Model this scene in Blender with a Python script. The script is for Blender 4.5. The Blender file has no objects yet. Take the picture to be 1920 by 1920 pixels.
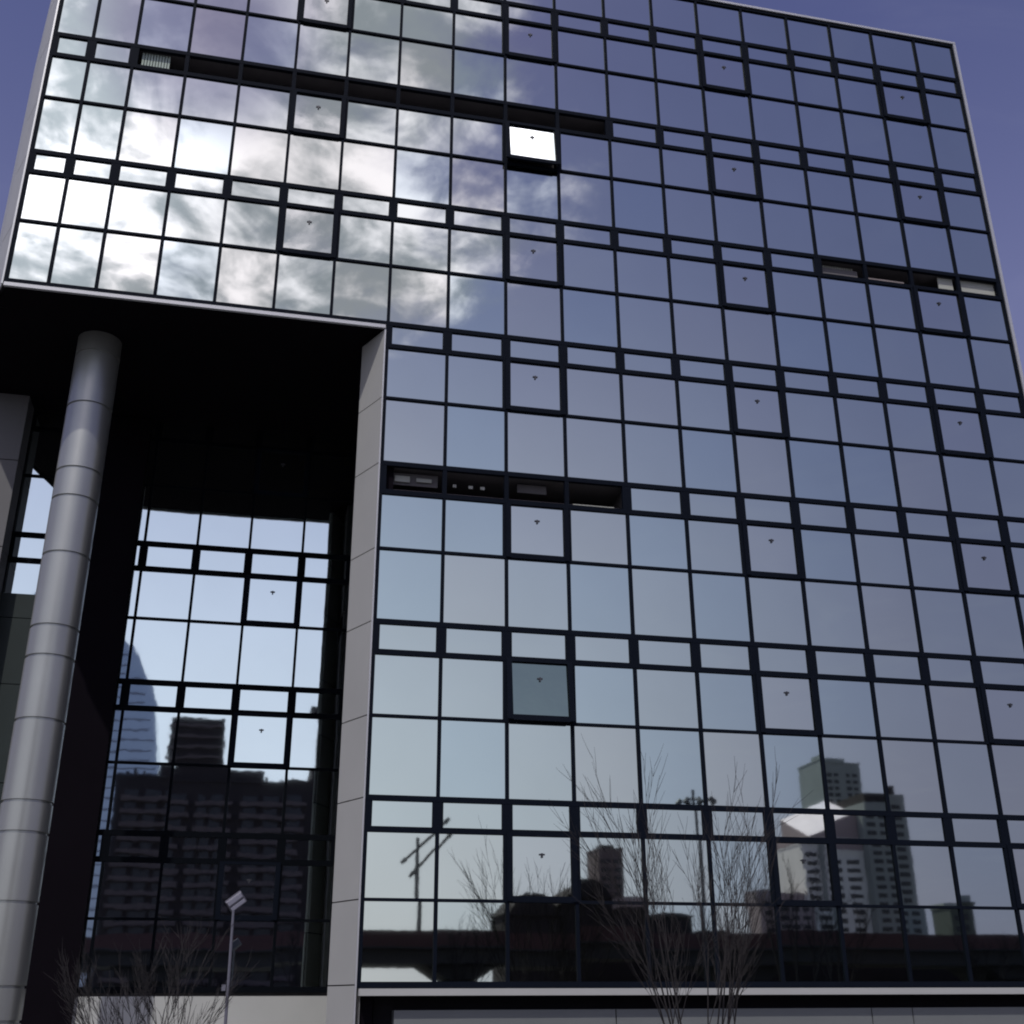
import bpy, math, random
from mathutils import Vector, Matrix
R = math.radians
sc = bpy.context.scene
col = sc.collection
# ------------------------------------------------------------------ camera
cam_d = bpy.data.cameras.new('camera'); cam = bpy.data.objects.new('camera', cam_d); col.objects.link(cam)
sc.camera = cam
yaw, pit, rol = R(12.5188), R(23.2183), R(-0.2769)
fv = Vector((math.sin(yaw)*math.cos(pit), math.cos(yaw)*math.cos(pit), math.sin(pit)))
rv = Vector((math.cos(yaw), -math.sin(yaw), 0)); uv = rv.cross(fv)
r2 = math.cos(rol)*rv + math.sin(rol)*uv; u2 = -math.sin(rol)*rv + math.cos(rol)*uv
m = Matrix((r2, u2, -fv)).transposed().to_4x4()
m.translation = Vector((7.318, -23.800, -0.163))
cam.matrix_world = m
cam_d.sensor_width = 36; cam_d.sensor_fit = 'HORIZONTAL'; cam_d.lens = 40.577
cam_d.clip_start = 0.1; cam_d.clip_end = 9000
# ------------------------------------------------------------------ sun, sky, exposure
SUN_EL, SUN_AZ = R(54), R(-28)            # azimuth measured from the -y direction towards +x
sdir = Vector((math.sin(SUN_AZ)*math.cos(SUN_EL), -math.cos(SUN_AZ)*math.cos(SUN_EL), math.sin(SUN_EL)))
sl = bpy.data.lights.new('sun', 'SUN'); so = bpy.data.objects.new('sun', sl); col.objects.link(so)
sl.energy = 2.6; sl.angle = R(0.6); sl.color = (1.0, 0.95, 0.88)
so.rotation_euler = (-sdir).to_track_quat('-Z', 'Y').to_euler()
w = bpy.data.worlds.new('World'); sc.world = w; w.use_nodes = True
nt = w.node_tree; nt.nodes.clear()
def N(t, **k):
    n = nt.nodes.new(t)
    for a, b in k.items(): setattr(n, a, b)
    return n
def L(a, b): nt.links.new(a, b)
def val(x):
    return x if hasattr(x, 'default_value') or hasattr(x, 'is_output') else None
def math_(op, a, b=None, clamp=False):
    n = N('ShaderNodeMath', operation=op, use_clamp=clamp)
    for i, x in enumerate((a, b)):
        if x is None: continue
        if isinstance(x, (int, float)): n.inputs[i].default_value = x
        else: L(x, n.inputs[i])
    return n.outputs[0]
def mix_(f, a, b):
    n = N('ShaderNodeMix', data_type='RGBA')
    if isinstance(f, (int, float)): n.inputs[0].default_value = f
    else: L(f, n.inputs[0])
    for i, x in ((6, a), (7, b)):
        if isinstance(x, tuple): n.inputs[i].default_value = (*x, 1)
        else: L(x, n.inputs[i])
    return n.outputs[2]
def ramp_(x, a, b, smooth=True):
    n = N('ShaderNodeMapRange', interpolation_type='SMOOTHSTEP' if smooth else 'LINEAR')
    L(x, n.inputs[0]); n.inputs[1].default_value = a; n.inputs[2].default_value = b
    return n.outputs[0]
tc = N('ShaderNodeTexCoord'); D = tc.outputs['Generated']
sky = N('ShaderNodeTexSky', sky_type='NISHITA'); sky.sun_disc = False
sky.sun_elevation = SUN_EL; sky.sun_rotation = math.pi + SUN_AZ*-1   # same direction as the lamp
sky.air_density = 1.3; sky.dust_density = 0.6; sky.ozone_density = 2.5
sep = N('ShaderNodeSeparateXYZ'); L(D, sep.inputs[0])
def lobe(az, el, inner, outer):
    az, el = R(az), R(el)
    d = N('ShaderNodeVectorMath', operation='DOT_PRODUCT'); L(D, d.inputs[0])
    d.inputs[1].default_value = (math.sin(az)*math.cos(el), -math.cos(az)*math.cos(el), math.sin(el))
    return ramp_(d.outputs['Value'], math.cos(R(outer)), math.cos(R(inner)))
zc = math_('MAXIMUM', sep.outputs[2], 0.04)
px = math_('DIVIDE', sep.outputs[0], zc); py = math_('DIVIDE', sep.outputs[1], zc)
cv = N('ShaderNodeCombineXYZ'); L(px, cv.inputs[0]); L(py, cv.inputs[1])
def noise(scale, detail=8, rough=0.6, off=(0, 0, 0), dist=0.0):
    mp = N('ShaderNodeMapping'); mp.inputs[1].default_value = off; L(cv.outputs[0], mp.inputs[0])
    n = N('ShaderNodeTexNoise'); n.inputs['Scale'].default_value = scale; n.inputs['Detail'].default_value = detail
    n.inputs['Roughness'].default_value = rough; n.inputs['Distortion'].default_value = dist
    L(mp.outputs[0], n.inputs['Vector']); return n.outputs['Fac']
nA = noise(3.2, 10, 0.62, (3.1, 1.2, 0), 0.4)
nB = noise(1.4, 6, 0.55, (0.3, 5.2, 0), 0.2)
nC = noise(9.0, 8, 0.65, (7.3, 2.2, 0), 0.6)
# big broken cloud bank beside the sun, a small patch above it, thin haze low down
bank = math_('MULTIPLY', lobe(-12, 39.5, 1, 25), ramp_(sep.outputs[2], 0.485, 0.55))
patch = lobe(15, 59, 6, 11)  # bright unseen cloud added for the upper open vent to mirror
small = lobe(0.5, 46, 1, 4)
clear = lobe(-6.5, 44.5, 1.5, 6)
cover = math_('MAXIMUM', math_('MAXIMUM', bank, patch), math_('MULTIPLY', small, 0.75))
body = math_('ADD', math_('ADD', math_('MULTIPLY', nA, 0.7), math_('MULTIPLY', nC, 0.25)), math_('MULTIPLY', nB, 0.25))
body = math_('SUBTRACT', body, 0.10)
cl = ramp_(math_('ADD', body, math_('MULTIPLY', cover, 0.42)), 0.60, 0.86)
cl = math_('MULTIPLY', cl, ramp_(cover, 0.0, 0.12))
cl = math_('MULTIPLY', cl, math_('SUBTRACT', 1.0, math_('MULTIPLY', clear, 0.85)))
nS = noise(5.0, 10, 0.6, (4.4, 8.1, 0), 0.8)
shade = ramp_(math_('ADD', math_('MULTIPLY', nS, 0.65), math_('MULTIPLY', nC, 0.35)), 0.42, 0.60)
ccol = mix_(shade, (0.46, 0.47, 0.57), (1.80, 1.62, 1.88))
glow = math_('MAXIMUM', math_('MULTIPLY', lobe(-19, 39, 0, 13), 0.35), patch)
gl = N('ShaderNodeVectorMath', operation='SCALE'); L(ccol, gl.inputs[0]); L(math_('ADD', 1.0, math_('MULTIPLY', glow, 3.0)), gl.inputs['Scale'])
skyv = N('ShaderNodeVectorMath', operation='MULTIPLY'); L(sky.outputs[0], skyv.inputs[0]); skyv.inputs[1].default_value = (1.08*0.080, 0.78*0.080, 1.06*0.080)
# thin high haze, paler toward the horizon
hz = ramp_(sep.outputs[2], 0.78, 0.05)
hcol = mix_(lobe(-25, 14, 10, 60), (0.27, 0.28, 0.43), (1.0, 1.06, 1.22))
skyh = mix_(math_('MULTIPLY', hz, 0.82), skyv.outputs[0], hcol)
ci = math_('MULTIPLY', ramp_(noise(2.2, 5, 0.5, (1, 9, 0), 1.5), 0.5, 0.8), 0.04)
skyh = mix_(ci, skyh, (0.8, 0.82, 0.9))
lowc = math_('MULTIPLY', lobe(150, 36, 4, 22), ramp_(nA, 0.4, 0.7))      # faint cloud beyond the left corner of the building
skyh = mix_(math_('MULTIPLY', lowc, 0.0), skyh, (0.8, 0.82, 0.9))
final = mix_(cl, skyh, gl.outputs[0])
bg = N('ShaderNodeBackground'); L(final, bg.inputs[0]); bg.inputs[1].default_value = 1.0
ow = N('ShaderNodeOutputWorld'); L(bg.outputs[0], ow.inputs[0])
sc.view_settings.view_transform = 'Standard'; sc.view_settings.look = 'None'
sc.view_settings.exposure = 0.0; sc.view_settings.gamma = 1.0
sc.render.engine = 'CYCLES'
try:
    sc.cycles.filter_width = 2.0
    sc.cycles.max_bounces = 8; sc.cycles.glossy_bounces = 6
except Exception: pass
random.seed(4)
# ------------------------------------------------------------------ materials
def mat(name, c, rough=0.7, metal=0.0, var=0.12, scale=1.5, bump=0.0, bscale=20.0, spec=0.5):
    mt = bpy.data.materials.new(name); mt.use_nodes = True
    t = mt.node_tree; b = t.nodes['Principled BSDF']
    b.inputs['Roughness'].default_value = rough; b.inputs['Metallic'].default_value = metal
    b.inputs['Specular IOR Level'].default_value = spec
    g = t.nodes.new('ShaderNodeNewGeometry')
    n = t.nodes.new('ShaderNodeTexNoise'); n.inputs['Scale'].default_value = scale; n.inputs['Detail'].default_value = 6
    t.links.new(g.outputs['Position'], n.inputs['Vector'])
    mx = t.nodes.new('ShaderNodeMix'); mx.data_type = 'RGBA'
    mx.inputs[6].default_value = (*[x*(1-var) for x in c], 1); mx.inputs[7].default_value = (*[min(1, x*(1+var)) for x in c], 1)
    t.links.new(n.outputs['Fac'], mx.inputs[0]); t.links.new(mx.outputs[2], b.inputs['Base Color'])
    if bump:
        n2 = t.nodes.new('ShaderNodeTexNoise'); n2.inputs['Scale'].default_value = bscale; n2.inputs['Detail'].default_value = 4
        t.links.new(g.outputs['Position'], n2.inputs['Vector'])
        bp = t.nodes.new('ShaderNodeBump'); bp.inputs['Distance'].default_value = bump
        t.links.new(n2.outputs['Fac'], bp.inputs['Height']); t.links.new(bp.outputs[0], b.inputs['Normal'])
    return mt
def glass_mat(name, tint, wave=0.00026, scale=1.1):
    mt = mat(name, tint, 0.02, 1.0, 0.05, 0.6, wave, scale)
    return mt
M = dict(
 glass=glass_mat('mirror_glass', (0.515, 0.575, 0.52)),
 glass_in=glass_mat('inner_mirror_glass', (0.70, 0.79, 0.77), 0.0020, 0.42),
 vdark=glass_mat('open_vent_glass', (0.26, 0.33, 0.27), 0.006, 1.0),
 teal=mat('dark_teal_panel', (0.018, 0.026, 0.026), 0.6, 0, 0.2, spec=0.2),
 pierm=mat('dim_grey_pier', (0.10, 0.10, 0.105), 0.7, 0, 0.15, 0.8),
 vent=glass_mat('vent_glass', (0.52, 0.56, 0.51), 0.0005, 1.6),
 frame=mat('dark_blue_frame', (0.004, 0.006, 0.011), 0.7, 0.0, 0.2, spec=0.04),
 clad=mat('grey_cladding', (0.37, 0.375, 0.365), 0.55, 0.25, 0.10, 0.8, 0.0008, 3),
 trim=mat('bright_trim', (0.36, 0.37, 0.39), 0.45, 0.3, 0.05),
 colm=mat('column_panel', (0.31, 0.32, 0.30), 0.31, 0.65, 0.14, 0.6, 0.0006, 2.5),
 dark=mat('dark_void', (0.012, 0.011, 0.014), 0.9, 0, 0.2, spec=0.1),
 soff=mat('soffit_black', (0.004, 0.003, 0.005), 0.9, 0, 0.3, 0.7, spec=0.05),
 room=mat('room_surface', (0.10, 0.095, 0.10), 0.9, 0, 0.3, 2),
 roomlow=mat('room_ledge', (0.20, 0.17, 0.17), 0.9, 0, 0.35, 3),
 blind=mat('pale_blind', (0.30, 0.36, 0.32), 0.8, 0, 0.1, 6),
 panel=mat('pale_panel', (0.30, 0.31, 0.28), 0.8, 0, 0.12, 2),
 yel=mat('yellow_strip', (0.35, 0.32, 0.12), 0.8, 0, 0.2, 4),
 conc=mat('concrete', (0.28, 0.28, 0.28), 0.85, 0, 0.15, 0.6, 0.002, 8),
 basewall=mat('base_panel', (0.13, 0.14, 0.145), 0.6, 0.2, 0.12, 0.7),
 inbase=mat('light_base_panel', (0.36, 0.37, 0.36), 0.7, 0, 0.15, 0.7),
 pave=mat('paving', (0.16, 0.16, 0.155), 0.9, 0, 0.15, 0.5, 0.003, 10),
 asph=mat('asphalt', (0.05, 0.05, 0.052), 0.9, 0, 0.2, 2, 0.003, 30),
 white=mat('road_paint', (0.7, 0.7, 0.68), 0.7),
 soil=mat('soil', (0.06, 0.05, 0.04), 0.95, 0, 0.3, 5),
 bark=mat('bark', (0.012, 0.010, 0.011), 0.95, 0, 0.3, 12, 0.003, 30),
 steel=mat('grey_steel', (0.15, 0.15, 0.18), 0.5, 0.6, 0.1),
 dsteel=mat('dark_steel', (0.04, 0.042, 0.05), 0.5, 0.5, 0.1),
 lens=mat('lamp_lens', (0.32, 0.32, 0.38), 0.3, 0, 0.05),
 brown=mat('dark_brown_render', (0.026, 0.020, 0.020), 0.85, 0, 0.3, 0.15),
 brown2=mat('brown_balcony', (0.11, 0.088, 0.085), 0.85, 0, 0.2, 0.3),
 winb=mat('dark_window', (0.012, 0.014, 0.018), 0.25, 0, 0.2, 0.3),
 cream=mat('cream_render', (0.80, 0.80, 0.76), 0.85, 0, 0.2, 0.12),
 creamd=mat('grey_render', (0.30, 0.33, 0.31), 0.85, 0, 0.2, 0.12),
 pink=mat('pink_render', (0.36, 0.29, 0.29), 0.85, 0, 0.2, 0.12),
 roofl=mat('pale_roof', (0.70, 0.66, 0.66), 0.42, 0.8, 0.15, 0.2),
 frame_shade=mat('shaded_frame', (0.002, 0.003, 0.005), 0.8, 0.0, 0.2, spec=0.05),  # frame colour darkened to carry the shade under the overhang
 glassb=glass_mat('mirror_glass_warm', (0.535, 0.575, 0.51)),
 glassc=glass_mat('mirror_glass_cool', (0.475, 0.56, 0.53)),
 redb=mat('red_brick_render', (0.16, 0.12, 0.12), 0.85, 0, 0.2, 0.2),
 deck=mat('deck_girder', (0.035, 0.035, 0.036), 0.85, 0, 0.2, 0.3),
 para=mat('red_parapet', (0.055, 0.022, 0.022), 0.7, 0, 0.2, 0.3),
 bluet=glass_mat('tower_glass', (0.42, 0.50, 0.56), 0.002, 0.3),
 green=mat('green_render', (0.09, 0.10, 0.08), 0.85, 0, 0.2, 0.2),
)
# ------------------------------------------------------------------ mesh helpers
class MB:
    def __init__(s): s.v = []; s.f = []; s.m = []
    def box(s, x0, x1, y0, y1, z0, z1, mi=0):
        n = len(s.v)
        s.v += [(x, y, z) for z in (z0, z1) for x, y in ((x0, y0), (x1, y0), (x1, y1), (x0, y1))]
        s.f += [(n, n+3, n+2, n+1), (n+4, n+5, n+6, n+7), (n, n+1, n+5, n+4), (n+1, n+2, n+6, n+5), (n+2, n+3, n+7, n+6), (n+3, n, n+4, n+7)]
        s.m += [mi]*6; return s
    def prism(s, pts, z0, z1, mi=0):
        a = sum(pts[i][0]*pts[(i+1) % len(pts)][1]-pts[(i+1) % len(pts)][0]*pts[i][1] for i in range(len(pts)))
        if a < 0: pts = pts[::-1]
        n = len(s.v); k = len(pts)
        s.v += [(x, y, z0) for x, y in pts]+[(x, y, z1) for x, y in pts]
        s.f += [tuple(range(n+k-1, n-1, -1)), tuple(range(n+k, n+2*k))]
        s.f += [(n+i, n+(i+1) % k, n+k+(i+1) % k, n+k+i) for i in range(k)]; s.m += [mi]*(k+2); return s
    def prism_y(s, pts, y0, y1, mi=0):      # outline in x,z pulled along y
        n = len(s.v); k = len(pts)
        s.v += [(x, y0, z) for x, z in pts]+[(x, y1, z) for x, z in pts]
        s.f += [tuple(range(n, n+k)), tuple(range(n+2*k-1, n+k-1, -1))]
        s.f += [(n+(i+1) % k, n+i, n+k+i, n+k+(i+1) % k) for i in range(k)]; s.m += [mi]*(k+2); return s
    def tube(s, p, q, r0, r1, seg=8, mi=0, cap=True):
        p, q = Vector(p), Vector(q); d = (q-p)
        if d.length < 1e-6: return s
        d.normalize(); a = d.orthogonal().normalized(); b = d.cross(a); n = len(s.v)
        for c, r in ((p, r0), (q, r1)):
            for i in range(seg):
                t = 2*math.pi*i/seg; s.v.append(tuple(c+(a*math.cos(t)+b*math.sin(t))*r))
        s.f += [(n+i, n+(i+1) % seg, n+seg+(i+1) % seg, n+seg+i) for i in range(seg)]; s.m += [mi]*seg
        if cap: s.f += [tuple(range(n+seg-1, n-1, -1)), tuple(range(n+seg, n+2*seg))]; s.m += [mi]*2
        return s
    def lathe(s, cx, cy, prof, seg=48, mi=0):
        n = len(s.v)
        for r, z in prof:
            for i in range(seg):
                t = 2*math.pi*i/seg; s.v.append((cx+r*math.cos(t), cy+r*math.sin(t), z))
        for j in range(len(prof)-1):
            for i in range(seg):
                a = n+j*seg+i; b = n+j*seg+(i+1) % seg
                s.f.append((a, b, b+seg, a+seg)); s.m.append(mi)
        return s
    def build(s, name, mats, parent=None, smooth=False, bevel=0):
        me = bpy.data.meshes.new(name); me.from_pydata(s.v, [], s.f)
        if not isinstance(mats, (list, tuple)): mats = [mats]
        for k in mats: me.materials.append(M[k])
        for p, k in zip(me.polygons, s.m): p.material_index = k; p.use_smooth = smooth
        o = bpy.data.objects.new(name, me); col.objects.link(o)
        if parent: o.parent = parent
        if bevel:
            b = o.modifiers.new('bevel', 'BEVEL'); b.width = bevel; b.segments = 1; b.limit_method = 'ANGLE'
        return o
def tag(o, label=None, cat=None, group=None, kind=None):
    if label: o['label'] = label
    if cat: o['category'] = cat
    if group: o['group'] = group
    if kind: o['kind'] = kind
    return o
def empty(name, label, cat, group=None, loc=(0, 0, 0)):
    o = bpy.data.objects.new(name, None); col.objects.link(o); o.location = loc
    return tag(o, label, cat, group)
def child(o, root):            # meshes are written in world space; keep them there under a root at its base
    o.parent = root; o.matrix_parent_inverse = Matrix.Translation(-root.location); return o
# ------------------------------------------------------------------ setting
G = -1.76
tag(MB().box(-3500, 3500, -3500, 3500, G-0.5, G).build('ground', 'pave'), kind='structure')
tag(MB().box(-400, 500, -52, -38, G-0.1, G+0.004).build('road', 'asph'), kind='structure')
pv = MB().box(-400, 500, -38, -34.5, G-0.1, G+0.13).box(-400, 500, -55.5, -52, G-0.1, G+0.13)
tag(pv.build('pavement', 'conc'), kind='structure')
mk = MB()
for i in range(60): mk.box(-200+i*9, -196+i*9, -45.08, -44.92, G, G+0.008)
mk.box(-400, 500, -38.45, -38.3, G, G+0.008).box(-400, 500, -51.7, -51.55, G, G+0.008)
tag(mk.build('road_markings', 'white'), kind='structure')
# ------------------------------------------------------------------ the glass office building
X = [0.937, 1.831, 2.864, 4.162, 5.501, 6.857, 8.205, 9.572, 11.02, 12.468, 13.911, 15.382, 16.844, 18.256, 19.681, 21.146, 22.558, 23.945, 25.399, 26.718]
Z = [0.238, 1.787, 3.129, 3.747, 5.432, 6.801, 7.476, 9.163, 10.531, 11.238, 12.929, 14.33, 14.945, 16.617, 18.027, 18.619, 20.289, 21.647, 22.303, 24.008, 25.335, 25.96, 27.354]
YI = 6.23                                   # the recessed front under the overhang
OB = empty('office_building', 'mirror glass office building with an overhanging corner, filling the picture', 'building', loc=(13.8, 0, G))
def part(mb, name, mats, **k): 
    o = mb.build(name, mats, **k); return child(o, OB)
OPEN_Z, OPEN_I = 12, 7                      # rows under Z[12], columns left of X[7] are open
def open_cell(i, j): return i < OPEN_I and j < OPEN_Z
slots = {17: (2, 11), 8: (7, 11), 14: (15, 19)}      # row index of the band : first and last line
def kind_of(i, j):
    if open_cell(i, j): return 'open'
    if j in slots and slots[j][0] <= i < slots[j][1]: return 'slot'
    if j % 3 == 1 and i in (5, 9, 13, 17): return 'vent'
    return 'pane'
OPENV = {(9, 16): 7.5, (9, 4): 6.0}           # vents pushed open, degrees
cp = Vector((7.318, -23.8, -0.163))
def on_screen(x, y, z):
    d = Vector((x, y, z))-cp; w_ = d.dot(fv)
    if w_ <= 0: return False, 0
    u_, v_ = d.dot(r2)/w_*1.1271, d.dot(u2)/w_*1.1271
    return abs(u_) < 0.5 and abs(v_) < 0.5, 1/w_**2
panes = []
def quad_pane(mb, x0, x1, z0, z1, yf, tx, tz):
    xm, zm = (x0+x1)/2, (z0+z1)/2
    n = len(mb.v); pts = []
    for dy in (0.0, 0.02):
        for x, z in ((x0, z0), (x1, z0), (x1, z1), (x0, z1)):
            pts.append((x, yf+dy+(x-xm)*tx+(z-zm)*tz, z))
    mb.v += pts
    mb.f += [(n, n+1, n+2, n+3), (n+7, n+6, n+5, n+4), (n+1, n, n+4, n+5), (n+2, n+1, n+5, n+6), (n+3, n+2, n+6, n+7), (n, n+3, n+7, n+4)]
    mb.m += [0]*6
T = 0.0013
rowc = {}
for j in range(22):
    for i in range(19):
        k = kind_of(i, j)
        if k != 'pane': continue
        vis, q = on_screen((X[i]+X[i+1])/2, 0, (Z[j]+Z[j+1])/2)
        panes.append((q*(X[i+1]-X[i])*(Z[j+1]-Z[j])*(1 if vis else 0), i, j))
# inner front: lines and rows
XI = [-1.45, 0.62, 2.05, 3.95, 5.31, 6.68, 8.10, 9.42]
for j in range(12):
    for i in range(7):
        if j % 3 == 1 and i == 5: continue
        q = on_screen((XI[i]+XI[i+1])/2, YI, (Z[j]+Z[j+1])/2)
        panes.append((q[1]*1.35*(Z[j+1]-Z[j])*(1 if q[0] else 0)*0.8, -1-i, j))
panes.sort(reverse=True)
rest = MB(); rest_in = MB()
for n_, (a, i, j) in enumerate(panes):
    big = n_ < 100
    tx, tz = random.gauss(0, T), random.gauss(0, T)
    inn = i < 0
    mb = MB() if big else (rest_in if inn else rest)
    if inn:
        ii = -1-i; quad_pane(mb, XI[ii], XI[ii+1], Z[j], Z[j+1], YI, tx, tz)
    else:
        quad_pane(mb, X[i], X[i+1], Z[j], Z[j+1], 0.0, tx, tz)
    if big: part(mb, 'glass_pane', 'glass_in' if inn else random.choice(('glass', 'glassb', 'glassc')))
nv = len(rest.v); rest.v += rest_in.v; rest.f += [tuple(q+nv for q in f) for f in rest_in.f]; rest.m += [1]*len(rest_in.f)
tag(part(rest, 'glass_pane', ['glass', 'glass_in']), kind='stuff')
rp = MB()
for j in range(12): quad_pane(rp, 9.42, 9.74, Z[j], Z[j+1], YI, 0.0015, 0.0)
tag(part(rp, 'side_pane', 'glass_in'))
# vents: frame, sash glass, handle
def vent(x0, x1, z0, z1, yf, deg, inner=False):
    mb = MB(); xm = (x0+x1)/2
    ws = 0.10
    pane = MB(); quad_pane(pane, x0+0.03, x1-0.03, -(z1-z0)+0.04, -0.04, -0.012, random.gauss(0, T), random.gauss(0, T))
    fr = MB(); h = z1-z0
    for a, b, c, d in ((x0-0.02, x0+ws, -h, 0), (x1-ws, x1+0.02, -h, 0), (x0+ws, x1-ws, -h-0.02, -h+0.10), (x0+ws, x1-ws, -0.07, 0.0)):
        fr.box(a, b, -0.075, -0.02, c, d)
    hd = MB().box(xm-0.06, xm+0.06, -0.035, -0.02, -0.44, -0.41).box(xm-0.018, xm+0.018, -0.045, -0.02, -0.49, -0.40)
    rt = Matrix.Translation((0, yf, z1)) @ Matrix.Rotation(R(-deg), 4, 'X')
    objs = []
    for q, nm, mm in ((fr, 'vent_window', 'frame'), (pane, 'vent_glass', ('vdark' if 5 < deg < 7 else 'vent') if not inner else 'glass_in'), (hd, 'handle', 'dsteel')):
        q.v = [tuple(rt @ Vector(p)) for p in q.v]; objs.append(part(q, nm, mm))
    if deg > 1:
        st = MB()
        for xs in (x0+0.05, x1-0.05):
            tip = rt @ Vector((xs, 0, -h+0.12)); st.tube((xs, yf+0.03, z0+0.35), tip, 0.022, 0.022, 6)
            st.tube((xs, yf+0.03, z0+0.10), tip, 0.016, 0.016, 6)
        objs.append(part(st, 'stay', 'dsteel'))
    for o in objs[1:]:
        o.parent = objs[0]; o.matrix_parent_inverse = Matrix.Identity(4)
    return objs[0]
for j in range(22):
    for i in range(19):
        if kind_of(i, j) == 'vent':
            o = vent(X[i], X[i+1], Z[j], Z[j+1], -0.005, OPENV.get((i, j), 0))
            if (i, j) in OPENV: tag(o, 'vent window pushed open, bottom edge swung outward')
for j in (1, 4, 7, 10):
    vent(XI[5], XI[6], Z[j], Z[j+1], YI-0.005, 0, True)
# mullions and transoms
for i in range(20):
    mb = MB(); zs = [j for j in range(22)]
    for j in zs:
        if i < OPEN_I and j < OPEN_Z: continue
        a, b = Z[j], Z[j+1]; hw = 0.036
        if j % 3 == 2 : hw = 0.11
        if j % 3 == 1 and (i in (5, 9, 13, 17) or i-1 in (5, 9, 13, 17)): hw = 0.082
        lo, hi = X[i]-hw, X[i]+hw
        if i in (0, 7) and not (i == 7 and j >= 12): lo = X[i]-0.045
        if i == 19: hi = X[i]+0.03
        if j in slots and slots[j][0] < i < slots[j][1]: lo, hi = X[i]-0.05, X[i]+0.05
        mb.box(lo, hi, -0.045, 0.05, a, b)
    part(mb, 'mullion', 'frame')
for j in range(23):
    mb = MB(); i0 = 0 if j >= OPEN_Z else OPEN_I
    hh = 0.030 if j % 3 == 1 else 0.056
    if j == 22: hh = 0.05
    mb.box(X[i0]-0.04, X[19]+0.025, -0.049, 0.054, Z[j]-hh, Z[j]+hh)
    part(mb, 'transom', 'frame')
for i in range(8):
    mb = MB()
    for j in range(12):
        hw = 0.105 if j % 3 == 2 else (0.065 if j % 3 == 1 and i in (5, 6) else 0.034)
        mb.box(XI[i]-hw, XI[i]+hw, YI-0.045, YI+0.05, Z[j], Z[j+1])
    part(mb, 'mullion', 'frame_shade')
for j in range(13):
    hh = 0.030 if j % 3 == 1 else 0.065
    part(MB().box(XI[0], 9.73, YI-0.049, YI+0.054, Z[j]-hh, Z[j]+hh), 'transom', 'frame_shade')
# solid body behind the glass, with rooms where bands or vents are open
core = MB()
for j in range(22):
    i0 = 0 if j >= OPEN_Z else OPEN_I
    gaps = []
    if j in slots: gaps.append(slots[j])
    for (vi, vj) in OPENV:
        if vj == j: gaps.append((vi, vi+1))
    cur = X[i0]+0.02
    for a, b in gaps:
        if X[a] > cur+0.1: core.box(cur, X[a]-0.02, 0.08, 1.5, Z[j]+0.001, Z[j+1]-0.001)
        cur = X[b]+0.02
    if cur < X[19]-0.1: core.box(cur, X[19]-0.02, 0.08, 1.5, Z[j]+0.001, Z[j+1]-0.001)
core.box(X[7]+0.3, X[19]-0.02, 1.502, 20, G, Z[12]-0.15).box(X[0]+0.02, X[19]-0.02, 1.502, 20, Z[12]+0.2, Z[22])
core.box(-2.4, X[7]+0.29, YI+0.1, 19.9, G, Z[12]-0.16)
part(core, 'core_wall', 'room')
# soffit under the overhang, plan widening toward the back
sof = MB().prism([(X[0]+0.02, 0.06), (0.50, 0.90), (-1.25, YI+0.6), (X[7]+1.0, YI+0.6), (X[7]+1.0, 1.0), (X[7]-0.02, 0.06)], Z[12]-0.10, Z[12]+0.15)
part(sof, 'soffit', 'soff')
part(MB().box(X[0]-0.02, X[7]-0.06, -0.075, 0.0, Z[12]-0.155, Z[12]-0.065), 'drip_edge', 'trim')
part(MB().prism([(X[0]-0.06, 1.0), (0.47, 0.98), (-1.3, YI+0.6), (-1.3, 20), (-1.2, 20), (-1.15, YI+0.65), (0.6, 1.0)], Z[12]-0.1, Z[22]), 'side_wall', 'clad')
# chamfered corner cladding: panels with open joints
def cladding(p, q, zs, name, thick=0.12):
    p, q = Vector(p), Vector(q); d = (q-p); L_ = d.length; d.normalize(); nrm = Vector((d.y, -d.x))
    if nrm.y > 0: nrm = -nrm
    mb = MB()
    for a, b in zip(zs[:-1], zs[1:]):
        pts = [p, q, q-nrm*thick, p-nrm*thick]; mb.prism([tuple(v) for v in pts], a+0.012, b-0.012)
    pts = [p-nrm*0.03, q-nrm*0.03, q-nrm*(thick-0.01), p-nrm*(thick-0.01)]
    mb.prism([tuple(v) for v in pts], zs[0], zs[-1], 1)
    return part(mb, name, ['clad', 'dark'])
jz = [G, 0.238] + [Z[j] for j in range(1, 12) if j % 3 in (0, 1)] + [Z[12]-0.16]
cladding((9.50, -0.03), (9.05, 0.90), jz, 'corner_cladding')
jz2 = [Z[12]-0.1] + [Z[j] for j in range(13, 22) if j % 3 in (0, 1)] + [Z[22]]
cladding((X[0]-0.06, -0.03), (0.42, 0.98), jz2, 'corner_cladding')
part(MB().box(9.495, 9.527, -0.05, 0.03, G, Z[12]-0.16), 'corner_trim', 'trim')
part(MB().box(X[0]-0.085, X[0]-0.047, -0.05, 0.03, Z[12]-0.1, Z[22]), 'corner_trim', 'trim')
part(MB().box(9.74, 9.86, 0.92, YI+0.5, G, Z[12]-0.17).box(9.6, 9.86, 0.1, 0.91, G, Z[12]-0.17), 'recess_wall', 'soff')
# right hand corner trim and coping
part(MB().box(X[19]+0.035, X[19]+0.12, -0.08, 20, 0.0, Z[22]+0.05), 'corner_trim', 'trim')
part(MB().box(X[0]-0.12, X[19]+0.12, -0.085, 0.5, Z[22]+0.052, Z[22]+0.13), 'coping', 'trim')
part(MB().box(X[0]-0.1, X[19]+0.1, 0.51, 20, Z[22]+0.002, Z[22]+0.06), 'roof', 'conc')
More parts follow.
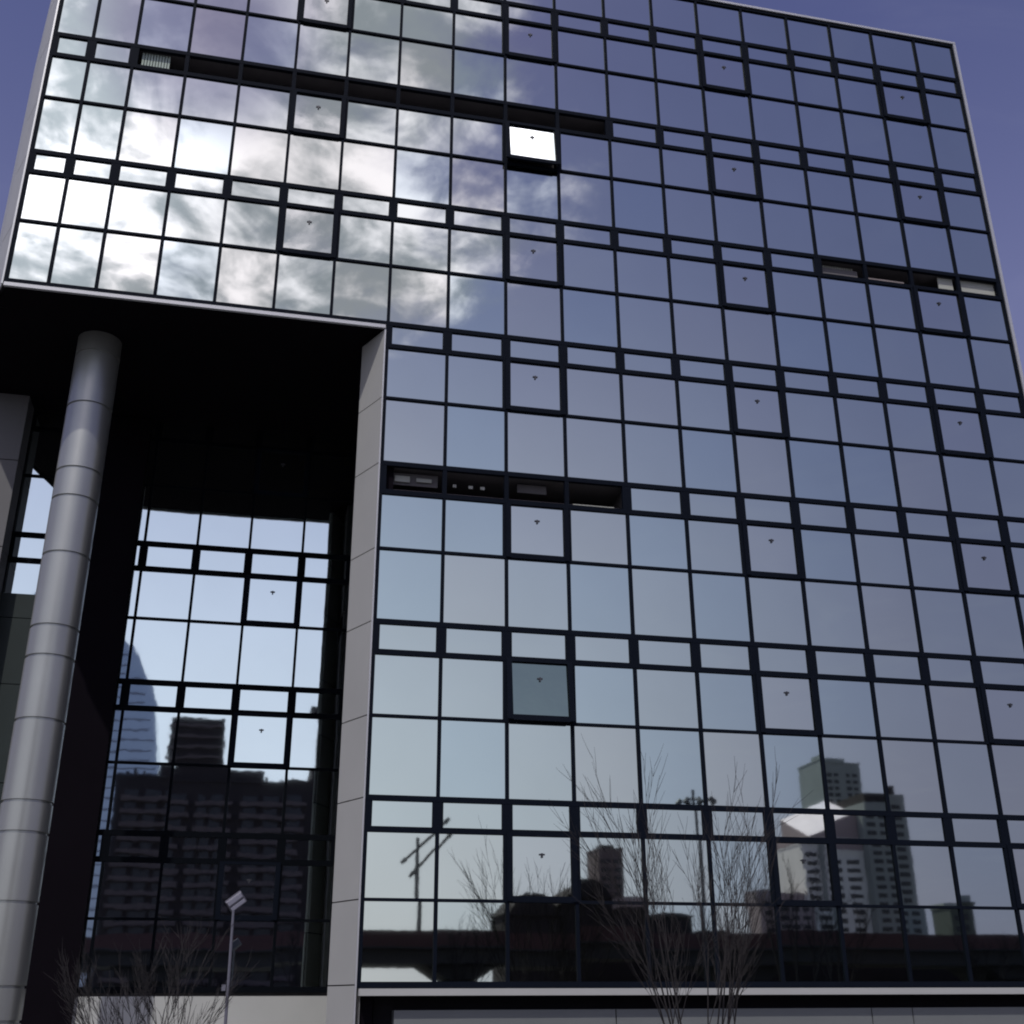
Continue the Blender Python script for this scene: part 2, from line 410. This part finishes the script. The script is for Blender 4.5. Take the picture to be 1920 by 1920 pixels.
# round column with panel joints
cx_, cy_, cr = 2.77, 2.10, 0.51
jj = sorted([Z[j] for j in range(0, 12)]+[0.238-0.62])
prof = [(cr, G)]
for z in jj:
    g = 0.016 if True else 0
    prof += [(cr, z-0.03), (cr-0.035, z-0.022), (cr-0.035, z+0.022), (cr, z+0.03)]
prof += [(cr, Z[12]-0.1)]
cmb = MB().lathe(cx_, cy_, prof, 64)
co = part(cmb, 'column', ['colm'], smooth=True)
try:
    co.data.set_sharp_from_angle(angle=R(35))
except Exception: pass
# pier at the left of the recess
pz = [G, 0.2, Z[3], Z[6], Z[8], Z[10], Z[12]-0.1]
pm = MB()
for a, b in zip(pz[:-1], pz[1:]): pm.box(-1.6, 0.66, 5.3, 6.05, a+0.012, b-0.012)
pm.box(-1.58, 0.64, 5.33, 6.03, G, Z[12]-0.1, 1)
part(pm, 'pier', ['pierm', 'dark'])
part(MB().box(2.0, 3.74, YI-0.30, YI-0.06, G, Z[12]-0.17), 'pier', 'soff')  # black slab added to stand in for a dark reflection in the recessed glass
tp = MB()
for a, b in ((G, 2.4), (2.42, 4.8), (4.82, 7.2), (7.22, 8.9), (8.92, 9.55)): tp.box(0.67, 1.99, YI-0.22, YI-0.06, a, b)
part(tp, 'spandrel_panel', 'teal')
# base: ledge, shadow slot, panels, inner base wall
part(MB().box(9.56, X[19]+0.12, -0.28, -0.03, 0.045, 0.17), 'sill_ledge', 'clad')
part(MB().box(9.9, X[19], 0.35, 0.6, G, 0.2), 'recess_wall', 'dark')
bz = MB(); js = [10.25, 14.65, 20.16, 21.09, 24.2, X[19]]
for a, b in zip(js[:-1], js[1:]): bz.box(a+0.012, b-0.012, -0.02, 0.34, G, -0.21)
part(bz, 'base_panel', 'basewall')
part(MB().box(XI[0], 9.73, YI-0.16, YI-0.055, G, 0.10), 'base_panel', 'inbase')
# open bands: rooms behind with ledge, blinds, boards
def slot_room(j, a, b, things):
    x0, x1, z0, z1 = X[a]+0.06, X[b]-0.11, Z[j]+0.06, Z[j+1]-0.06
    part(MB().box(x0, x1, 0.3, 0.6, z0, z0+0.16), 'inner_ledge', 'roomlow')
    part(MB().box(x0, x1, 1.2, 1.49, z0, z1-0.02), 'inner_wall', 'room')
    for nm, mm, u0, u1, w0, w1, yy, ribs in things:
        mb = MB(); 
        if ribs:
            n = int((u1-u0)/0.07)
            for k in range(n): mb.box(u0+k*0.07, u0+k*0.07+0.05, yy, yy+0.02, z0+(z1-z0)*w0, z0+(z1-z0)*w1)
        else: mb.box(u0, u1, yy, yy+0.03, z0+(z1-z0)*w0, z0+(z1-z0)*w1)
        part(mb, nm, mm)
slot_room(17, 2, 11, [('blind', 'blind', 3.05, 3.75, 0, 1, 0.10, 1), ('board', 'roomlow', 12.65, 13.7, 0.0, 0.25, 0.2, 0), ('board', 'roomlow', 14.1, 15.2, 0.0, 0.3, 0.2, 0)])
slot_room(8, 7, 11, [('board', 'room', 9.8, 10.9, 0.45, 0.95, 0.25, 0), ('board', 'panel', 9.9, 10.25, 0.55, 0.8, 0.2, 0), ('board', 'panel', 10.4, 10.75, 0.6, 0.75, 0.2, 0), ('board', 'panel', 11.25, 11.33, 0.5, 0.62, 0.2, 0),
   ('board', 'panel', 11.62, 11.72, 0.5, 0.62, 0.2, 0), ('board', 'panel', 11.9, 12.0, 0.5, 0.62, 0.2, 0), ('board', 'room', 12.8, 13.5, 0.6, 0.95, 0.3, 0), ('board', 'yel', 13.3, 14.4, 0.02, 0.14, 0.15, 0), ('board', 'panel', 14.1, 15.1, 0.05, 0.16, 0.12, 0)])
slot_room(14, 15, 19, [('blind', 'panel', 21.35, 22.4, 0.55, 0.95, 0.2, 1), ('board', 'room', 21.3, 22.4, 0.0, 0.7, 0.14, 0), ('board', 'roomlow', 22.7, 23.8, 0, 0.4, 0.14, 0),
   ('board', 'panel', 24.85, 25.3, 0, 1, 0.10, 0), ('board', 'panel', 25.5, 26.6, 0, 1, 0.10, 0)])
# ------------------------------------------------------------------ lamp posts
def street_lamp():
    b = (25.9, -107.0)
    o = empty('street_lamp', 'double arm street lamp rising above the flyover parapet', 'street lamp', loc=(b[0], b[1], 5.6))
    child(MB().tube((*b, 5.6), (*b, 17.2), 0.26, 0.18, 10).build('pole', 'dsteel'), o)
    for s, zz in ((0, 16.9), (1, 15.8)):
        a = Vector((b[0]-1.2+s*0.9, b[1]-0.4, zz-1.9-0.3*s)); c = Vector((b[0]+2.6+s*0.2, b[1]+0.4, zz+1.5-0.2*s))
        child(MB().tube(a, c, 0.16, 0.16, 8).build('arm', 'dsteel'), o)
        for p, dn in ((a, -1), (c, 1)):
            q = p+(c-a).normalized()*dn*0.7
            child(MB().tube(p, q, 0.26, 0.18, 8).build('lamp_head', 'dsteel'), o)
street_lamp()
def mast():
    b = (49.9, -85.0)
    o = empty('high_mast_lamp', 'tall floodlight mast with a ring of lamps behind the bare tree', 'lamp mast', loc=(*b, G))
    child(MB().tube((*b, G), (*b, 19.6), 0.26, 0.12, 12).build('mast', 'dsteel'), o)
    r = MB(); n = 12
    for k in range(24):
        t, u = 2*math.pi*k/24, 2*math.pi*(k+1)/24
        r.tube((b[0]+1.2*math.cos(t), b[1]+1.2*math.sin(t), 18.5), (b[0]+1.2*math.cos(u), b[1]+1.2*math.sin(u), 18.5), 0.06, 0.06, 6)
    for k in range(4):
        t = math.pi*k/2; r.tube((b[0], b[1], 18.9), (b[0]+1.2*math.cos(t), b[1]+1.2*math.sin(t), 18.5), 0.05, 0.05, 6)
    child(r.build('ring', 'dsteel'), o)
    for k in range(8):
        t = 2*math.pi*k/8; x, y = b[0]+1.35*math.cos(t), b[1]+1.35*math.sin(t)
        child(MB().tube((x, y, 18.65), (x+0.35*math.cos(t), y+0.35*math.sin(t), 18.15), 0.16, 0.30, 8).build('floodlight', 'dsteel'), o)
mast()
def small_light():
    b = (7.19, -1.5)
    o = empty('pole_light', 'small tilted box light on a thin pole before the dark recess', 'lamp post', loc=(*b, G))
    child(MB().tube((*b, G), (7.14, -1.5, 1.45), 0.032, 0.024, 10).build('pole', 'steel'), o)
    hd = MB(); rt = Matrix.Translation((7.17, -1.5, 1.60)) @ Matrix.Rotation(R(-38), 4, 'Y') @ Matrix.Rotation(R(25), 4, 'X')
    hd.box(-0.16, 0.16, -0.05, 0.05, -0.11, 0.11)
    hd.v = [tuple(rt @ Vector(p)) for p in hd.v]; h = child(hd.build('lamp_head', 'steel', bevel=0.01), o)
    ln = MB()
    ln.box(-0.14, 0.14, -0.058, -0.05, 0.02, 0.09).box(-0.14, 0.14, -0.058, -0.05, -0.09, -0.03)
    ln.v = [tuple(rt @ Vector(p)) for p in ln.v]; q = ln.build('lens', 'lens'); q.parent = h; q.matrix_parent_inverse = Matrix.Translation(-o.location)
    q.matrix_parent_inverse = Matrix.Identity(4)
    child(MB().box(7.05, 7.12, -1.53, -1.47, 0.12, 0.22).build('junction_box', 'steel'), o)
small_light()
# ------------------------------------------------------------------ bare trees
def bare_tree(name, base, h, stems, spread, label, group, levels=4, twig=0.006, seed=1, trunk_r=0.05, fork=0.12, cat='tree'):
    rnd = random.Random(seed)
    o = empty(name, label, cat, group, loc=(base[0], base[1], G))
    tr, cr_ = MB(), MB()
    def grow(mb_lv, p, d, ln, r, lv):
        n = 4; q = p
        for k in range(n):
            d = (d+Vector((rnd.gauss(0, 0.035), rnd.gauss(0, 0.035), 0.035+rnd.gauss(0, 0.02)))).normalized()
            nx = q+d*ln/n; ra = r*(1-0.55*k/n); rb = r*(1-0.55*(k+1)/n)
            (tr if lv == 0 else cr_).tube(q, nx, ra, rb, 6 if lv < 2 else 3, 0, False)
            if lv < levels and (k >= 1 or lv > 0):
                for c_ in range(rnd.choice((1, 1, 1, 2))):
                    ax = d.orthogonal().normalized(); ax.rotate(Matrix.Rotation(rnd.uniform(0, 6.283), 3, d))
                    an = R(rnd.uniform(11, 24)); nd = (d*math.cos(an)+ax*math.sin(an)).normalized()
                    grow(lv+1, nx, nd, ln*rnd.uniform(0.42, 0.62), max(rb*0.6, twig), lv+1)
            q = nx
    for s in range(stems):
        a = 2*math.pi*(s+rnd.uniform(-.2, .2))/stems
        tilt = spread*rnd.uniform(0.35, 1.0)
        d = Vector((math.cos(a)*math.sin(tilt), math.sin(a)*math.sin(tilt)*0.8, math.cos(tilt)))
        p = Vector((base[0]+math.cos(a)*fork, base[1]+math.sin(a)*fork, G))
        grow(0, p, d, h*rnd.uniform(0.62, 0.8), trunk_r*rnd.uniform(0.7, 1.1), 0)
    child(tr.build('trunk', 'bark'), o); child(cr_.build('crown', 'bark'), o)
    return o
bare_tree('bare_tree', (14.5, -5.0), 4.0, 11, R(21), 'bare many stemmed tree fanning up in front of the lower glass', None, 3, 0.0045, 3, 0.018, 0.24)
bare_tree('bare_shrub', (6.05, -4.2), 2.15, 10, R(28), 'bare shrub of thin stems in front of the dark recess', None, 3, 0.004, 8, 0.017, 0.18, 'shrub')
tl = [((24.0, -70), 9.5, 'bare street tree reflected just right of the corner pier'), ((33.0, -72), 8.0, 'low bare street tree reflected right of the double arm lamp'), ((39.0, -70), 10.5, 'bare street tree reflected left of the red roofed block'),
      ((45.5, -68), 11.0, 'bare street tree reflected before the squat reddish tower'), ((46.5, -60), 13.5, 'tall bare street tree reflected behind the many stemmed tree'), ((53.0, -66), 11.5, 'bare street tree reflected left of the pale high rise'),
      ((12.0, -60), 9.0, 'bare street tree reflected in the recessed glass front'), ((72.0, -75), 9.0, 'bare street tree reflected right of the pale high rise')]
for k, (b, h, lb) in enumerate(tl):
    bare_tree('bare_tree', b, h*0.72, 3, R(24), lb, 'bare street trees reflected in the glass', 3, 0.018, 20+k, 0.13, 0.15)
# ------------------------------------------------------------------ flyover
fo = empty('flyover', 'long dark flyover with red parapet reflected along the bottom glass', 'bridge', loc=(100, -110, G))
child(MB().box(-260, 520, -117, -104, 4.1, 5.6).box(-260, 520, -118, -103, 5.602, 5.8).build('deck', 'deck'), fo)
for y in (-117.8, -103.3):
    child(MB().box(-260, 520, y, y+0.3, 5.802, 7.35).build('parapet', 'para'), fo)
for k in range(-6, 13):
    x = 30.5+k*33
    child(MB().box(x-1.7, x+1.7, -113, -108, G, 2.6).prism_y([(x-1.7, 2.602), (x+1.7, 2.602), (x+4, 4.09), (x-4, 4.09)], -115, -106).build('bridge_pier', 'deck'), fo)
# ------------------------------------------------------------------ reflected city
def block(name, label, x0, x1, y, dep, top, wall, floors=3.0, win='winb', cat='building', z0=G, slab=None, roof=None, group=None):
    o = empty(name, label, cat, group, loc=((x0+x1)/2, y-dep/2, z0))
    child(MB().box(x0, x1, y-dep, y, z0, top).build('wall', wall), o)
    child(MB().box(x0-0.3, x1+0.3, y-dep-0.3, y+0.3, top+0.003, top+0.6).build('roof', roof or wall), o)
    return o
def bands(o, x0, x1, y, z0, z1, fl, gap=0.5, win='winb', name='window_band', cut=0, slab=None, rnd=random.Random(5)):
    z = z0
    while z+fl < z1:
        mb = MB()
        if cut:
            n = max(2, int((x1-x0)/cut)); wd = (x1-x0)/n
            for k in range(n):
                e = rnd.uniform(0.12, 0.3)
                mb.box(x0+wd*(k+e*0.5), x0+wd*(k+1-e), y, y+0.06, z+fl*0.35, z+fl*0.85)
        else: mb.box(x0, x1, y, y+0.06, z+fl*0.35, z+fl*0.85)
        child(mb.build(name, win), o)
        if slab: child(MB().box(x0-0.2, x1+0.2, y, y+1.1, z-0.1, z+fl*0.32).build('balcony', slab), o)
        z += fl
# dark stepped block seen in the recessed front
E_ = block('apartment_block', 'dark stepped apartment block with balconies reflected in the recessed glass', -24, 21.3, -250, 16, 49.5, 'brown')
child(MB().box(-14.5, 10, -262, -250.5, 50.2, 52.6).build('penthouse', 'brown'), E_)
child(MB().box(-12.2, 0.6, -262, -250.8, 52.61, 64.3).build('tower_top', 'brown'), E_)
for z in (54.5, 57, 59.5, 62): child(MB().box(-12.5, 0.9, -250.7, -250.3, z, z+0.7).build('balcony', 'brown2'), E_)
child(MB().box(20.6, 30, -266, -250.4, G, 69.3).build('stair_tower', 'brown'), E_)
bands(E_, -22, -8.2, -249.94, 2, 49, 3.0, slab='brown2', cut=4)
bands(E_, -6.5, 3.0, -249.94, 2, 49, 3.0, slab='brown2', cut=3)
bands(E_, 5.0, 19.5, -249.94, 2, 49, 3.0, slab='brown2', cut=4)
rr = MB(); rnd = random.Random(9)
for k in range(22):
    x = -22+k*1.9; rr.box(x, x+rnd.uniform(0.3, 1.3), -258, -252, 50.15, 50.15+rnd.uniform(0.3, 1.6))
child(rr.build('rooftop_boxes', 'brown'), E_)
# curved pale glass tower behind it
F_ = empty('glass_tower', 'pale blue curved glass tower reflected at the left of the recessed front', 'tower', loc=(-45, -400, G))
cur = [(-80, G), (-26.0, G), (-26.0, 78), (-27.0, 90), (-29.0, 101), (-33.5, 113), (-39.5, 124), (-46.5, 133.5), (-58, 141), (-80, 145)]
child(MB().prism_y(cur[::-1], -425, -400).build('wall', 'bluet'), F_)
ft = MB()
for k in range(35):
    z = 4+k*3.7
    x1 = -26.4 if z < 78 else [a for a in cur if a[1] >= z][0][0]-1.2
    ft.box(-79, x1, -399.98, -399.8, z, z+0.5)
child(ft.build('floor_line', 'steel'), F_)
# pale high rise with the sloping sunlit roof
A_ = block('high_rise', 'pale high rise with sloping pinkish roof reflected at lower right', 206, 229.8, -380, 22, 55.4, 'cream')
bands(A_, 207, 212, -379.94, 8, 54, 3.0); bands(A_, 215, 229, -379.94, 8, 54, 3.0, cut=5)
child(MB().box(212.6, 214.2, -380, -378.6, G, 55.3).build('rib', 'creamd'), A_)
w_ = MB(); n = len(w_.v)
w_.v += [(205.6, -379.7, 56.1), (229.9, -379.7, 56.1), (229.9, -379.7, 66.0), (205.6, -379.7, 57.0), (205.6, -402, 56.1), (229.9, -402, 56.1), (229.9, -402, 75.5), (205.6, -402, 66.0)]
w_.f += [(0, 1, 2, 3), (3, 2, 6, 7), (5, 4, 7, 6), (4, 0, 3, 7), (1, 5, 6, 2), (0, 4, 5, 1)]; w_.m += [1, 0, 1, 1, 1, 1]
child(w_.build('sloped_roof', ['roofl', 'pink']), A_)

child(MB().box(230.0, 247.6, -402, -376, G, 71.5).box(247.62, 249.5, -402, -381, G, 62.0).build('wing', 'creamd'), A_)
child(MB().box(231.5, 245, -400, -378, 71.52, 75.2).build('plant_room', 'brown'), A_)
bands(A_, 231, 246.5, -375.94, 8, 70, 3.0, cut=5)
child(MB().box(186.5, 205.9, -392, -381, G, 38.5).build('side_wing', 'pink'), A_)
bands(A_, 188, 205, -380.94, 8, 37, 3.0, cut=4)
# darker tower behind it
A2 = block('high_rise', 'dark rectangular tower rising behind the pale high rise roof', 268.5, 288, -480, 30, 107.6, 'creamd')
bands(A2, 270, 277, -479.94, 60, 106, 3.1, cut=4); bands(A2, 279.5, 287, -479.94, 60, 106, 3.1, cut=4)
child(MB().box(271, 283, -500, -485, 108.3, 111).build('plant_room', 'creamd'), A2)
# small reddish tower
B_ = block('high_rise', 'squat reddish tower reflected behind the bare branches', 139.5, 149.3, -420, 16, 54.2, 'redb')
bands(B_, 140.3, 144.2, -419.94, 30, 53.5, 3.0); bands(B_, 145.2, 148.8, -419.94, 30, 53.5, 3.0)
child(MB().box(131, 157, -440, -417, G, 36.8).build('podium', 'pink'), B_)
child(MB().box(142, 147, -432, -424, 54.83, 56.5).build('plant_room', 'brown'), B_)
# narrow tower at the far right
D_ = block('high_rise', 'narrow dark tower with pale top reflected at the far right', 210, 218.5, -300, 10, 26.6, 'green')
child(MB().box(210.5, 218, -309, -300.5, 27.21, 29.2).build('plant_room', 'creamd'), D_)
bands(D_, 211, 217.5, -299.94, 4, 26, 3.0, cut=3)
# low dark houses beyond the flyover
low = [(45, 53, 12.6, 'dark gabled house reflected at the left end of the low row', 15.6), (53.2, 61, 14.2, 'dark gabled house reflected below the squat reddish tower', 16.8), (61.2, 66.5, 12.4, 'low flat dark house reflected right of the gabled pair', 12.8), (66.8, 73.5, 12.6, 'flat dark house with pale eave reflected behind the tree', 13.0), (73.8, 79, 10.2, 'smallest dark house at the right end of the low row', 10.6)]
for x0, x1, t, lb, pk in low:
    o = empty('house', lb, 'house', 'low dark houses beyond the flyover', loc=((x0+x1)/2, -155, G))
    child(MB().box(x0, x1, -162, -150, G, t).build('wall', 'brown'), o)
    child(MB().prism_y([(x0-0.4, t+0.003), (x1+0.4, t+0.003), ((x0+x1)/2+1.5, pk), ((x0+x1)/2-1.5, pk)], -162.5, -149.5).build('roof', 'brown'), o)
    mb = MB()
    for zf in (1.5, 5.0, 8.5): mb.box(x0+1, x1-1, -149.99, -149.9, zf, zf+1.5)
    child(mb.build('window_band', 'winb'), o)
bw = MB().box(46.5, 330, -126, -125, G, 5.5)
tag(bw.build('boundary_wall', 'brown'), 'long dark wall beneath the flyover deck', 'wall')
bpy.context.view_layer.update()
